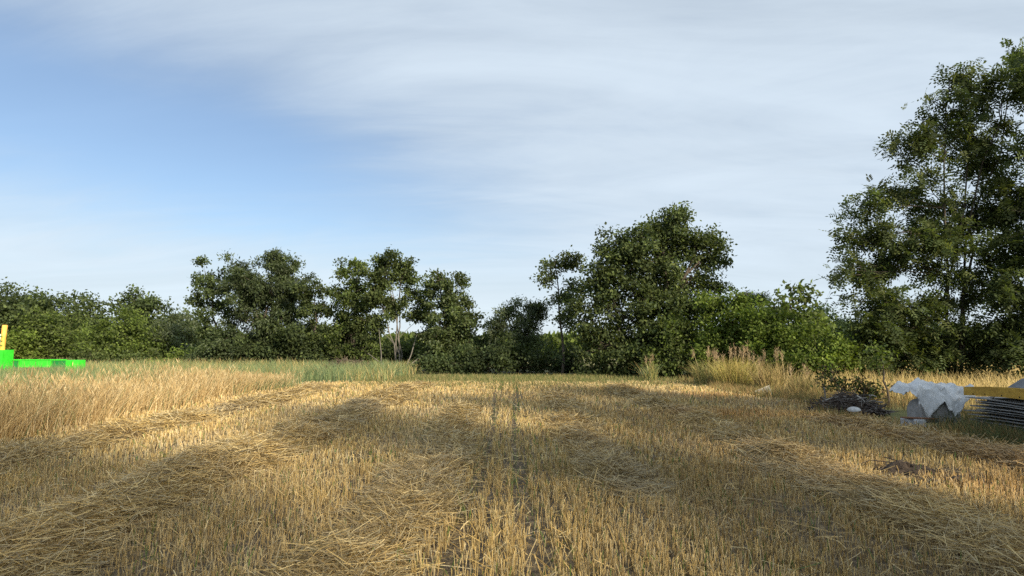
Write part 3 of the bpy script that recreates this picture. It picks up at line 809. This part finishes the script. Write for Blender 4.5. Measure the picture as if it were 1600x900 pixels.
def brush(name, label, ctr, rx, ry, h, n, cols, rr, cat='brush heap', mat=None):
    root = link(name, None, label=label, cat=cat, loc=tuple(ctr))
    a = rng.uniform(0, 6.28, n); q = np.sqrt(rng.random(n))
    x, y = rx * q * np.cos(a), ry * q * np.sin(a)
    z = h * (1 - q ** 2) * rng.uniform(.1, 1, n) + .02
    d = norm(rng.normal(0, 1, (n, 3)) * np.array([1, .7, .32]))
    L = rng.uniform(.25, .9, n) * rx
    c = np.stack([x, y, z], 1)
    P = np.stack([c - d * L[:, None] / 2, c + rng.normal(0, .06, (n, 3)) * rx, c + d * L[:, None] / 2], 1)
    P[..., 2] = np.maximum(P[..., 2], .01)
    V, Q, C = tubes(P, (rr * rng.uniform(.5, 1.3, n))[:, None] * np.array([1, .85, .5])[None], pick(cols, n), 4)
    link('twig_heap', mesh_from('twig_heap', V, Q, C, M_STRAW), root, kind='stuff')
    t = np.linspace(0, 2 * np.pi, 33)[:-1]; rg = np.linspace(0, 1, 12)
    Tg, Rg = np.meshgrid(t, rg)
    Xc, Yc = .85 * rx * Rg * np.cos(Tg), .85 * ry * Rg * np.sin(Tg)
    Zc = .85 * h * (1 - Rg ** 2) * (.35 + 1.2 * fbm(Xc * 7 / max(rx, .3), Yc * 7 / max(rx, .3), 9)) - .02
    idx = np.arange(384).reshape(12, 32); nx = np.roll(idx, -1, 1)
    Qc = np.stack([idx[:-1], nx[:-1], nx[1:], idx[1:]], -1).reshape(-1, 4)
    link('earth_core', mesh_from('earth_core', np.stack([Xc, Yc, Zc], -1).reshape(-1, 3), Qc, None, mat or M_DIRT, smooth=True), root)
    return root


p = at(540, 560, 37.5)
brush('brush_heap', 'brown heap of cut brush in front of the tree line', (p[0], 37.5, 0), 1.5, .9, .75, 800, [(.16, .12, .085), (.2, .16, .11), (.11, .085, .06)], .02)
p = at(1325, 620, 15.4)
brush('scrap_pile', 'dark pile of scrap sticks and roots at the right edge of the field', (p[0], 15.4, 0), .85, .6, .5, 420, [(.05, .038, .033), (.08, .06, .05), (.11, .08, .065), (.2, .18, .16)], .014, cat='scrap pile')
p = at(1418, 735, 8.1)
brush('dirt_heap', 'low heap of dark dug earth lying in the straw at right', (p[0], 8.1, 0), .55, .26, .2, 14, [(.05, .038, .03), (.08, .06, .045)], .006, cat='dirt heap')
p = at(1490, 757, 7.3)
brush('dirt_heap', 'flat streak of brown earth and roots right of the dug heap', (p[0], 7.35, 0), .5, .16, .07, 120, [(.12, .09, .06), (.16, .12, .08)], .006, cat='dirt heap')

for root_, nn_, rx_, ry_ in ((bpy.data.objects['dirt_heap'], 170, .72, .36), (bpy.data.objects['dirt_heap.001'], 110, .6, .26)):
    a = rng.uniform(0, 6.28, nn_); q = rng.random(nn_) ** .6
    c = np.stack([rx_ * q * np.cos(a), ry_ * q * np.sin(a), .13 * (1 - q) * rng.random(nn_) + .02], 1)
    r = rng.uniform(.012, .04, nn_) * (1.15 - .6 * q)
    P = c[:, None] + np.array([[0, 0, -.9], [0, 0, -.35], [0, 0, .4], [0, 0, .85]])[None] * r[:, None, None] + rng.normal(0, .15, (nn_, 4, 3)) * r[:, None, None]
    V, Q, C = tubes(P, r[:, None] * np.array([.35, 1, .9, .12])[None] * rng.uniform(.7, 1.2, (nn_, 4)), np.ones((nn_, 3)), 6)
    link('clod_scatter', mesh_from('clod_scatter', V, Q, None, M_DIRT), root_, kind='stuff')

SGP = 'pale poles and boards on the scrap pile'
def pole(name, label, u0, v0, u1, v1, D0, D1, r, mat, cat):
    a, b = at(u0, v0, D0), at(u1, v1, D1)
    a[2], b[2] = max(a[2], r), max(b[2], r)
    sticks(name, label, cat, [a, (a + b) / 2 + np.array([0, 0, .02]), b], r, mat, SGP)


M_PALEWOOD = surf_mat('weathered_wood', (.3, .27, .23), (.5, .47, .42), 12, .85, .3, stretch=(1, 6, 6))
pole('pole', 'pale pole sticking out at the left of the scrap pile', 1285, 628, 1310, 620, 15.6, 15.2, .022, M_PALEWOOD, 'pole')
pole('pole', 'curved pale pole on top of the scrap pile', 1338, 618, 1352, 628, 15.2, 14.9, .02, M_PALEWOOD, 'pole')
pole('pole', 'pale stick lying in brown grass left of the scrap pile', 1216, 627, 1234, 627, 18.2, 18.2, .03, M_PALEWOOD, 'pole')
pole('pole', 'long pale pole lying flat before the scrap pile', 1335, 654, 1365, 656, 13.9, 13.7, .02, M_PALEWOOD, 'pole')
pole('pole', 'short pale stick at the right shoulder of the scrap pile', 1358, 618, 1370, 620, 15.3, 15.2, .02, M_PALEWOOD, 'pole')

M_WHITE = surf_mat('white_plastic', (.3, .29, .27), (.56, .56, .55), 9, .5, .1)
# white bowl, upturned on the scrap
t = np.linspace(0, 2 * np.pi, 25)[:-1]; prof = [(0.0, .064), (.07, .062), (.12, .055), (.155, .034), (.165, .012), (.18, .0), (.18, .008), (.17, .02)]
Vv = np.array([[r * math.cos(a), r * math.sin(a), z] for r, z in prof for a in t])
idx = np.arange(len(prof) * 24).reshape(-1, 24); nx = np.roll(idx, -1, 1)
p = at(1334, 637, 14.6)
o = link('white_basin', mesh_from('white_basin', Vv, np.stack([idx[:-1], nx[:-1], nx[1:], idx[1:]], -1).reshape(-1, 4), None, M_WHITE, smooth=True),
         label='upturned white basin on the front of the scrap pile', cat='basin', loc=(p[0], 14.6, max(.1, p[2] - .05)))
o.scale = (.8, .8, .8)
o.rotation_euler = (R(12), R(-8), 0)

# broken grey-white crate among the grass
p = at(1197, 612, 20.5)
root = link('broken_board', None, label='tilted grey-white board half hidden in the verge grass', cat='board', loc=(p[0], 20.5, 0))
v_, q_, c_ = box_geo(-.26, .26, -.03, .03, -.06, .24)
o1 = link('panel', mesh_from('panel', v_, q_, None, surf_mat('grey_board', (.14, .155, .155), (.24, .25, .24), 8, .7, .2)), root); o1.rotation_euler = (R(-25), R(-18), R(15))
v_, q_, c_ = box_geo(-.28, .28, -.045, .045, .24, .28)
o2 = link('edge_strip', mesh_from('edge_strip', v_, q_, None, surf_mat('grey_batten', (.2, .19, .17), (.34, .33, .3), 14, .85, .3)), root); o2.rotation_euler = (R(-25), R(-18), R(15))

# ------------------------------------------------------------------ sheet stack, beam, tarps, blocks on the right
M_SHEET = surf_mat('dull_metal', (.2, .2, .2), (.42, .41, .4), 5, .5, .15, stretch=(4, .7, 8), spec=.5, metal=.55)
M_TIMBER = surf_mat('old_timber', (.1, .075, .05), (.2, .155, .1), 10, .9, .4, stretch=(3, 3, 3))
M_YELLOW = surf_mat('yellow_paint', (.36, .21, .035), (.58, .36, .06), 7, .65, .2, stretch=(3, 1, 2))
M_HOLE_SHADE = surf_mat('dark_hole', (.02, .016, .012), (.035, .03, .02), 20, .9, 0)  # flat dark discs for the bolt holes, their inner shade painted in
SX0, SX1, SY0, SY1 = 8.62, 9.9, 8.6, 12.2
NS = 12
ORD = ['topmost', 'second from the top', 'third from the top', 'fourth from the top', 'fifth from the top', 'sixth from the top',
       'sixth from the bottom', 'fifth from the bottom', 'fourth from the bottom', 'third from the bottom', 'second from the bottom', 'lowest']
for s, yy in enumerate((SY0 + .3, (SY0 + SY1) / 2, SY1 - .4)):
    v_, q_, c_ = box_geo(SX0 + .1, SX1 - .05, yy - .05, yy + .05, -.02, .075)
    link('bearer', mesh_from('bearer', v_, q_, None, M_TIMBER), label=['squared timber under the near end of the metal sheets', 'squared timber under the middle of the metal sheets', 'squared timber under the far end of the metal sheets'][s], cat='timber', group='timbers under the metal sheets')
for i in range(NS):
    z = .08 + (NS - 1 - i) * .049 + (0 if i in (0, NS - 1) else rng.uniform(-.009, .009))
    ny = 15; ysx = np.linspace(SY0, SY1 + rng.uniform(-.25, .2), ny)
    sag = .010 * np.sin(ysx * 2.1 + i * .7) + .006 * np.sin(ysx * 5 + i)
    x0 = SX0 + rng.uniform(-.03, .03) + .012 * np.sin(ysx * 3 + i)
    rows = []
    for yk, sg, xa in zip(ysx, sag, x0):
        rows += [[xa, yk, z + sg], [xa, yk, z + sg + .012], [SX1, yk, z + .004], [SX1, yk, z + .016],
                 [xa + .002, yk, z + sg - .003], [xa + .05, yk, z + sg - .003]]
    Vv = np.array(rows); Qq = []
    for j in range(ny - 1):
        a, b = j * 6, (j + 1) * 6
        Qq += [[a, b, b + 1, a + 1], [a + 1, b + 1, b + 3, a + 3], [a + 3, b + 3, b + 2, a + 2], [a + 5, b + 5, b + 4, a + 4], [a + 4, b + 4, b, a], [a + 2, b + 2, b + 5, a + 5]]
    e = (ny - 1) * 6
    Qq += [[0, 1, 3, 2], [e, e + 2, e + 3, e + 1], [4, 0, 2, 5], [e + 4, e + 5, e + 2, e]]
    link('metal_sheet', mesh_from('metal_sheet', Vv, np.array(Qq), None, M_SHEET), label='thin grey metal sheet, ' + ORD[i] + ' in the stack at the right edge', cat='metal sheet', group='metal sheets in the stack')

# yellow beam on the stack
root = link('yellow_beam', None, label='yellow-painted beam lying along the top of the metal sheet stack', cat='beam', loc=(8.62, 12.3, .645))
ny = 13; Vv = []; Qq = []
for j in range(ny):
    f = j / (ny - 1); yk = -3.7 * f; zb = .015 + .02 * math.sin(f * 7) + .07 * f; hb = .16 + .05 * f
    Vv += [[-.03, yk, zb], [.06, yk, zb], [.06, yk, zb + hb], [-.03, yk, zb + hb]]
for j in range(ny - 1):
    a, b = 4 * j, 4 * j + 4
    Qq += [[a + q, b + q, b + (q + 1) % 4, a + (q + 1) % 4] for q in range(4)]
Qq += [[3, 2, 1, 0], [4 * ny - 4, 4 * ny - 3, 4 * ny - 2, 4 * ny - 1]]
link('beam_body', mesh_from('beam_body', np.array(Vv), np.array(Qq)[:, ::-1], None, M_YELLOW), root)
ht = np.linspace(0, 2 * np.pi, 11)[:-1]
for yk in (-.25, -.55, -.95, -1.35, -1.8):
    f = -yk / 3.7; zb = .045 + .02 * math.sin(f * 7) + .07 * f
    Vh = np.array([[-.034, yk + .013 * math.cos(a), zb + .013 * math.sin(a)] for a in ht] + [[-.028, yk + .013 * math.cos(a), zb + .013 * math.sin(a)] for a in ht])
    me = bpy.data.meshes.new('bolt_hole')
    me.from_pydata(Vh.tolist(), [], [list(range(10))[::-1]] + [[k_, (k_ + 1) % 10, 10 + (k_ + 1) % 10, 10 + k_] for k_ in range(10)])
    me.materials.append(M_HOLE_SHADE)
    link('bolt_hole', me, root)


def cloth(name, label, cat, zf, x0, x1, y0, y1, nx, ny, mat, thick, warp=None, cut=None):
    # a sheet of cloth laid out as a grid and folded by its height function
    U, Vg = np.meshgrid(np.linspace(0, 1, nx), np.linspace(0, 1, ny))
    Xc, Yc = x0 + (x1 - x0) * U, y0 + (y1 - y0) * Vg
    if warp is not None:
        Xc, Yc = warp(U, Vg, Xc, Yc)
    Zc = zf(U, Vg, Xc, Yc)
    O = np.array([Xc.mean(), Yc.mean(), 0])
    idx = np.arange(Xc.size).reshape(Xc.shape)
    Qc = np.stack([idx[:-1, :-1], idx[:-1, 1:], idx[1:, 1:], idx[1:, :-1]], -1).reshape(-1, 4)
    o = link(name, mesh_from(name, np.stack([Xc, Yc, Zc], -1).reshape(-1, 3) - O, Qc, None, mat, smooth=True), label=label, cat=cat, loc=tuple(O))
    m = o.modifiers.new('thickness', 'SOLIDIFY'); m.thickness = thick; m.offset = 0
    return o


def ridged(x, y, seed):
    return 1 - np.abs(2 * fbm(x, y, seed, 3) - 1)


M_TARP = surf_mat('white_tarp', (.42, .435, .45), (.66, .67, .68), 3.5, .55, .12)
M_GREYTARP = surf_mat('grey_tarp', (.11, .115, .125), (.2, .205, .215), 6, .6, .3)
# big sack under the white tarp and the tarp itself
t = np.linspace(0, 2 * np.pi, 33)[:-1]; ph = np.linspace(0, math.pi / 2, 11)
Tg, Pg = np.meshgrid(t, ph)
ex = lambda c: np.sign(c) * np.abs(c) ** .55
Xs = .40 * ex(np.cos(Tg)) * np.cos(Pg) ** .35; Ys = .36 * ex(np.sin(Tg)) * np.cos(Pg) ** .35
Zs = .44 * np.sin(Pg) ** .7 + .05 * fbm(Xs * 5, Ys * 5, 31)
Xs = Xs * (1 + .14 * (fbm(Tg * 2, Zs * 4, 32) - .5)); Ys = Ys * (1 + .14 * (fbm(Tg * 2, Zs * 4, 33) - .5))
idx = np.arange(Tg.size).reshape(Tg.shape); nx_ = np.roll(idx, -1, 1)
link('bulk_sack', mesh_from('bulk_sack', np.stack([Xs, Ys, Zs], -1).reshape(-1, 3), np.stack([idx[:-1], nx_[:-1], nx_[1:], idx[1:]], -1).reshape(-1, 4), None,
     surf_mat('sack_weave', (.2, .195, .185), (.32, .31, .3), 14, .8, .4), smooth=True), label='bulging light grey sack under the white tarpaulin', cat='sack', loc=(8.35, 12.85, .1))


def tarp_warp(U, V, X, Y):
    X = X + .10 * (fbm(U * 4, V * 3, 60) - .5) * 2 + .1 * (V - .5) * (U - .5)
    Y = Y + .10 * (fbm(U * 3, V * 4, 61) - .5) * 2
    front = np.clip((.32 - V) / .32, 0, 1)
    Y = Y + front * .26 * (1 - .3 * U)
    left = np.clip((.1 - U) / .1, 0, 1)
    return X + left * .04, Y


def tarp_z(U, V, X, Y):
    z = .68 + .20 * (ridged(X * 2.1, Y * 2.3, 62) - .6) + .13 * (ridged(X * 4 + Y * 2.5, Y * 3.4 - X * 2, 64) - .5) + .085 * (ridged(X * 8, Y * 8 + X * 5, 66) - .5)
    z = z + .10 * np.exp(-((U - .48) / .2) ** 2 - ((V - .8) / .25) ** 2)
    hang = .20 + .30 * np.exp(-((U - .2) / .1) ** 2) + .16 * np.exp(-((U - .66) / .14) ** 2) + .1 * vnoise(U * 9, U * 0, 65)
    front = np.clip((.32 - V) / .32, 0, 1) ** 1.2
    z = z - front * hang + .03 * np.sin(U * 46 + 2 * np.sin(U * 9)) * front
    left = np.clip((.14 - U) / .14, 0, 1)
    return z - left * .12


cloth('white_tarpaulin', 'crumpled white tarpaulin draped over the grey sack', 'tarpaulin', tarp_z, 7.78, 8.98, 12.25, 13.5, 90, 64, M_TARP, .006, tarp_warp)


def gt_z(U, V, X, Y):
    return 1.04 + .2 * np.clip((11.9 - Y) / 2.2, 0, 1) ** .7 * np.sin(np.pi * np.clip(U, .04, .97)) ** .6 - .08 + .05 * (ridged(X * 2.4, Y * 1.8, 71) - .5) - .3 * np.clip((Y - 11.25) / .75, 0, 1) - .13 * np.clip((.12 - U) / .12, 0, 1)


cloth('grey_tarpaulin', 'dark grey tarpaulin heaped on the stack behind the yellow beam', 'tarpaulin', gt_z, 8.75, 9.95, 8.7, 12.0, 40, 60, M_GREYTARP, .008)
# packing under the grey tarp so that it rests on the sheets
V_, Q_, C_ = box_geo(8.95, 9.85, 8.75, 11.2, .675, .93)
link('board_packet', mesh_from('board_packet', V_, Q_, None, M_TIMBER), label='dark packet of boards between metal sheets and grey tarpaulin', cat='boards')

M_BLOCK = surf_mat('pale_block', (.42, .43, .44), (.56, .57, .58), 16, .9, .4)
def block(label, x, y, w, d, h, rz):
    import bmesh
    bm = bmesh.new()
    bmesh.ops.create_cube(bm, size=1)
    for v in bm.verts:
        v.co.x *= w; v.co.y *= d; v.co.z = (v.co.z + .5) * h
    bmesh.ops.bevel(bm, geom=list(bm.edges), offset=.012, segments=2, affect='EDGES')
    me = bpy.data.meshes.new('pale_block'); bm.to_mesh(me); bm.free(); me.materials.append(M_BLOCK)
    o = link('pale_block', me, label=label, cat='block', group='pale blocks before the tarpaulin', loc=(x, y, 0)); o.rotation_euler = (0, 0, rz)
p = at(1418, 660, 12.6)
block('pale grey block, left of two under the rusty strip', p[0], 12.6, .16, .2, .2, .1)
p = at(1435, 660, 12.45)
block('pale grey block, right of two under the rusty strip', p[0], 12.45, .19, .2, .19, -.1)
M_RUST = surf_mat('rust', (.14, .06, .03), (.26, .13, .075), 20, .85, .3)
p = at(1432, 652, 12.5)
V_, Q_, C_ = box_geo(-.27, .36, -.05, .05, 0, .02)
o = link('rusty_strip', mesh_from('rusty_strip', V_, Q_, None, M_RUST), label='flat rusty strip lying across the two pale blocks', cat='metal strip', loc=(p[0], 12.5, .203)); o.rotation_euler = (0, R(1.5), R(-8))

# ------------------------------------------------------------------ green frames and orange post at far left
M_GREEN = surf_mat('green_paint', (.03, .48, .025), (.05, .62, .04), 4, .45, .05)
M_DGREEN = surf_mat('dark_green_paint_and_shade', (.01, .16, .03), (.02, .22, .05), 4, .5, .05)  # dark paint of panels and straps, also painted shade on the cabinet
M_ORANGE = surf_mat('orange_paint', (.75, .36, .06), (.85, .45, .1), 4, .5, .05)
M_PANEL = surf_mat('white_panel', (.74, .74, .72), (.82, .82, .8), 3, .5, .05)
DG = 30.0
k = DG / FPX
def gbox(name, parent, u0, u1, v0, v1, y0, y1, mat, O):
    a, b = at(u0, v1, DG), at(u1, v0, DG)
    V_, Q_, C_ = box_geo(a[0] - O[0], b[0] - O[0], y0, y1, a[2] - O[2], b[2] - O[2])
    return link(name, mesh_from(name, V_, Q_, None, mat), parent)


O = np.array([at(70, 560, DG)[0], DG, 0])
root = link('green_barrier', None, label='long low bright green barrier with panels behind the tall grass', cat='barrier', loc=tuple(O))
gbox('top_rail', root, 20, 104, 561.5, 563.2, -.03, .05, M_GREEN, O)
for u in (28, 55, 79.5):
    gbox('post', root, u, u + 1.8, 563.3, 594, -.03, .04, M_GREEN, O)
for u0, u1 in ((21, 27.9), (30, 54.9), (57, 79.4), (81.5, 103.4)):
    gbox('infill_panel', root, u0, u1, 563.3, 574, .0, .03, M_DGREEN if u0 in (21, 81.5) else M_GREEN, O)
for u0, u1 in ((103.6, 113.8), (115.2, 126)):
    gbox('end_box', root, u0, u1, 562.5, 594, -.12, .35, M_GREEN, O)
O = np.array([at(8, 560, DG)[0], DG - .4, 0])
root = link('green_cabinet', None, label='taller bright green box carrying the orange post and white board', cat='cabinet', loc=tuple(O))
gbox('body', root, -26, 3.6, 547, 594, -.05, .5, M_DGREEN, O)  # shaded left side of the box, its shade put in as darker green
gbox('front_panel', root, 4, 20.5, 546.5, 594, -.2, .45, M_GREEN, O)
O = np.array([at(10, 546, DG)[0], DG - .4, 0])
root = link('orange_post', None, label='orange post rising from the green box at the left edge', cat='post', loc=tuple(O))
a = at(8.4, 546.6, DG)[2]; b = at(9, 508, DG)[2]
V_, Q_, C_ = tubes(np.array([[[0, .15, a], [.02, .15, (a + b) / 2], [.05, .15, b - .01], [.05, .15, b]]]), np.array([[.105, .105, .105, .06]]), np.ones((1, 3)), 14)
link('pipe', mesh_from('pipe', V_, Q_, None, M_ORANGE, smooth=True), root)
for v in (526, 533, 540):
    gbox('strap', root, 1, 13.5, v - .8, v + .6, .02, .035, M_DGREEN, O)
O = np.array([at(-5, 546, DG)[0], DG - .4, 0])
root2 = link('white_board', mesh_from('white_board', *box_geo(at(-14, 546, DG)[0] - O[0], at(5.2, 546, DG)[0] - O[0], .3, .36, at(0, 546.6, DG)[2], at(0, 522.5, DG)[2])[:2], None, M_PANEL), label='white board behind the orange post at the left edge', cat='board', loc=tuple(O))

sc.cycles.max_bounces = 6
sc.cycles.diffuse_bounces = 3
sc.cycles.transmission_bounces = 3
sc.cycles.use_denoising = False
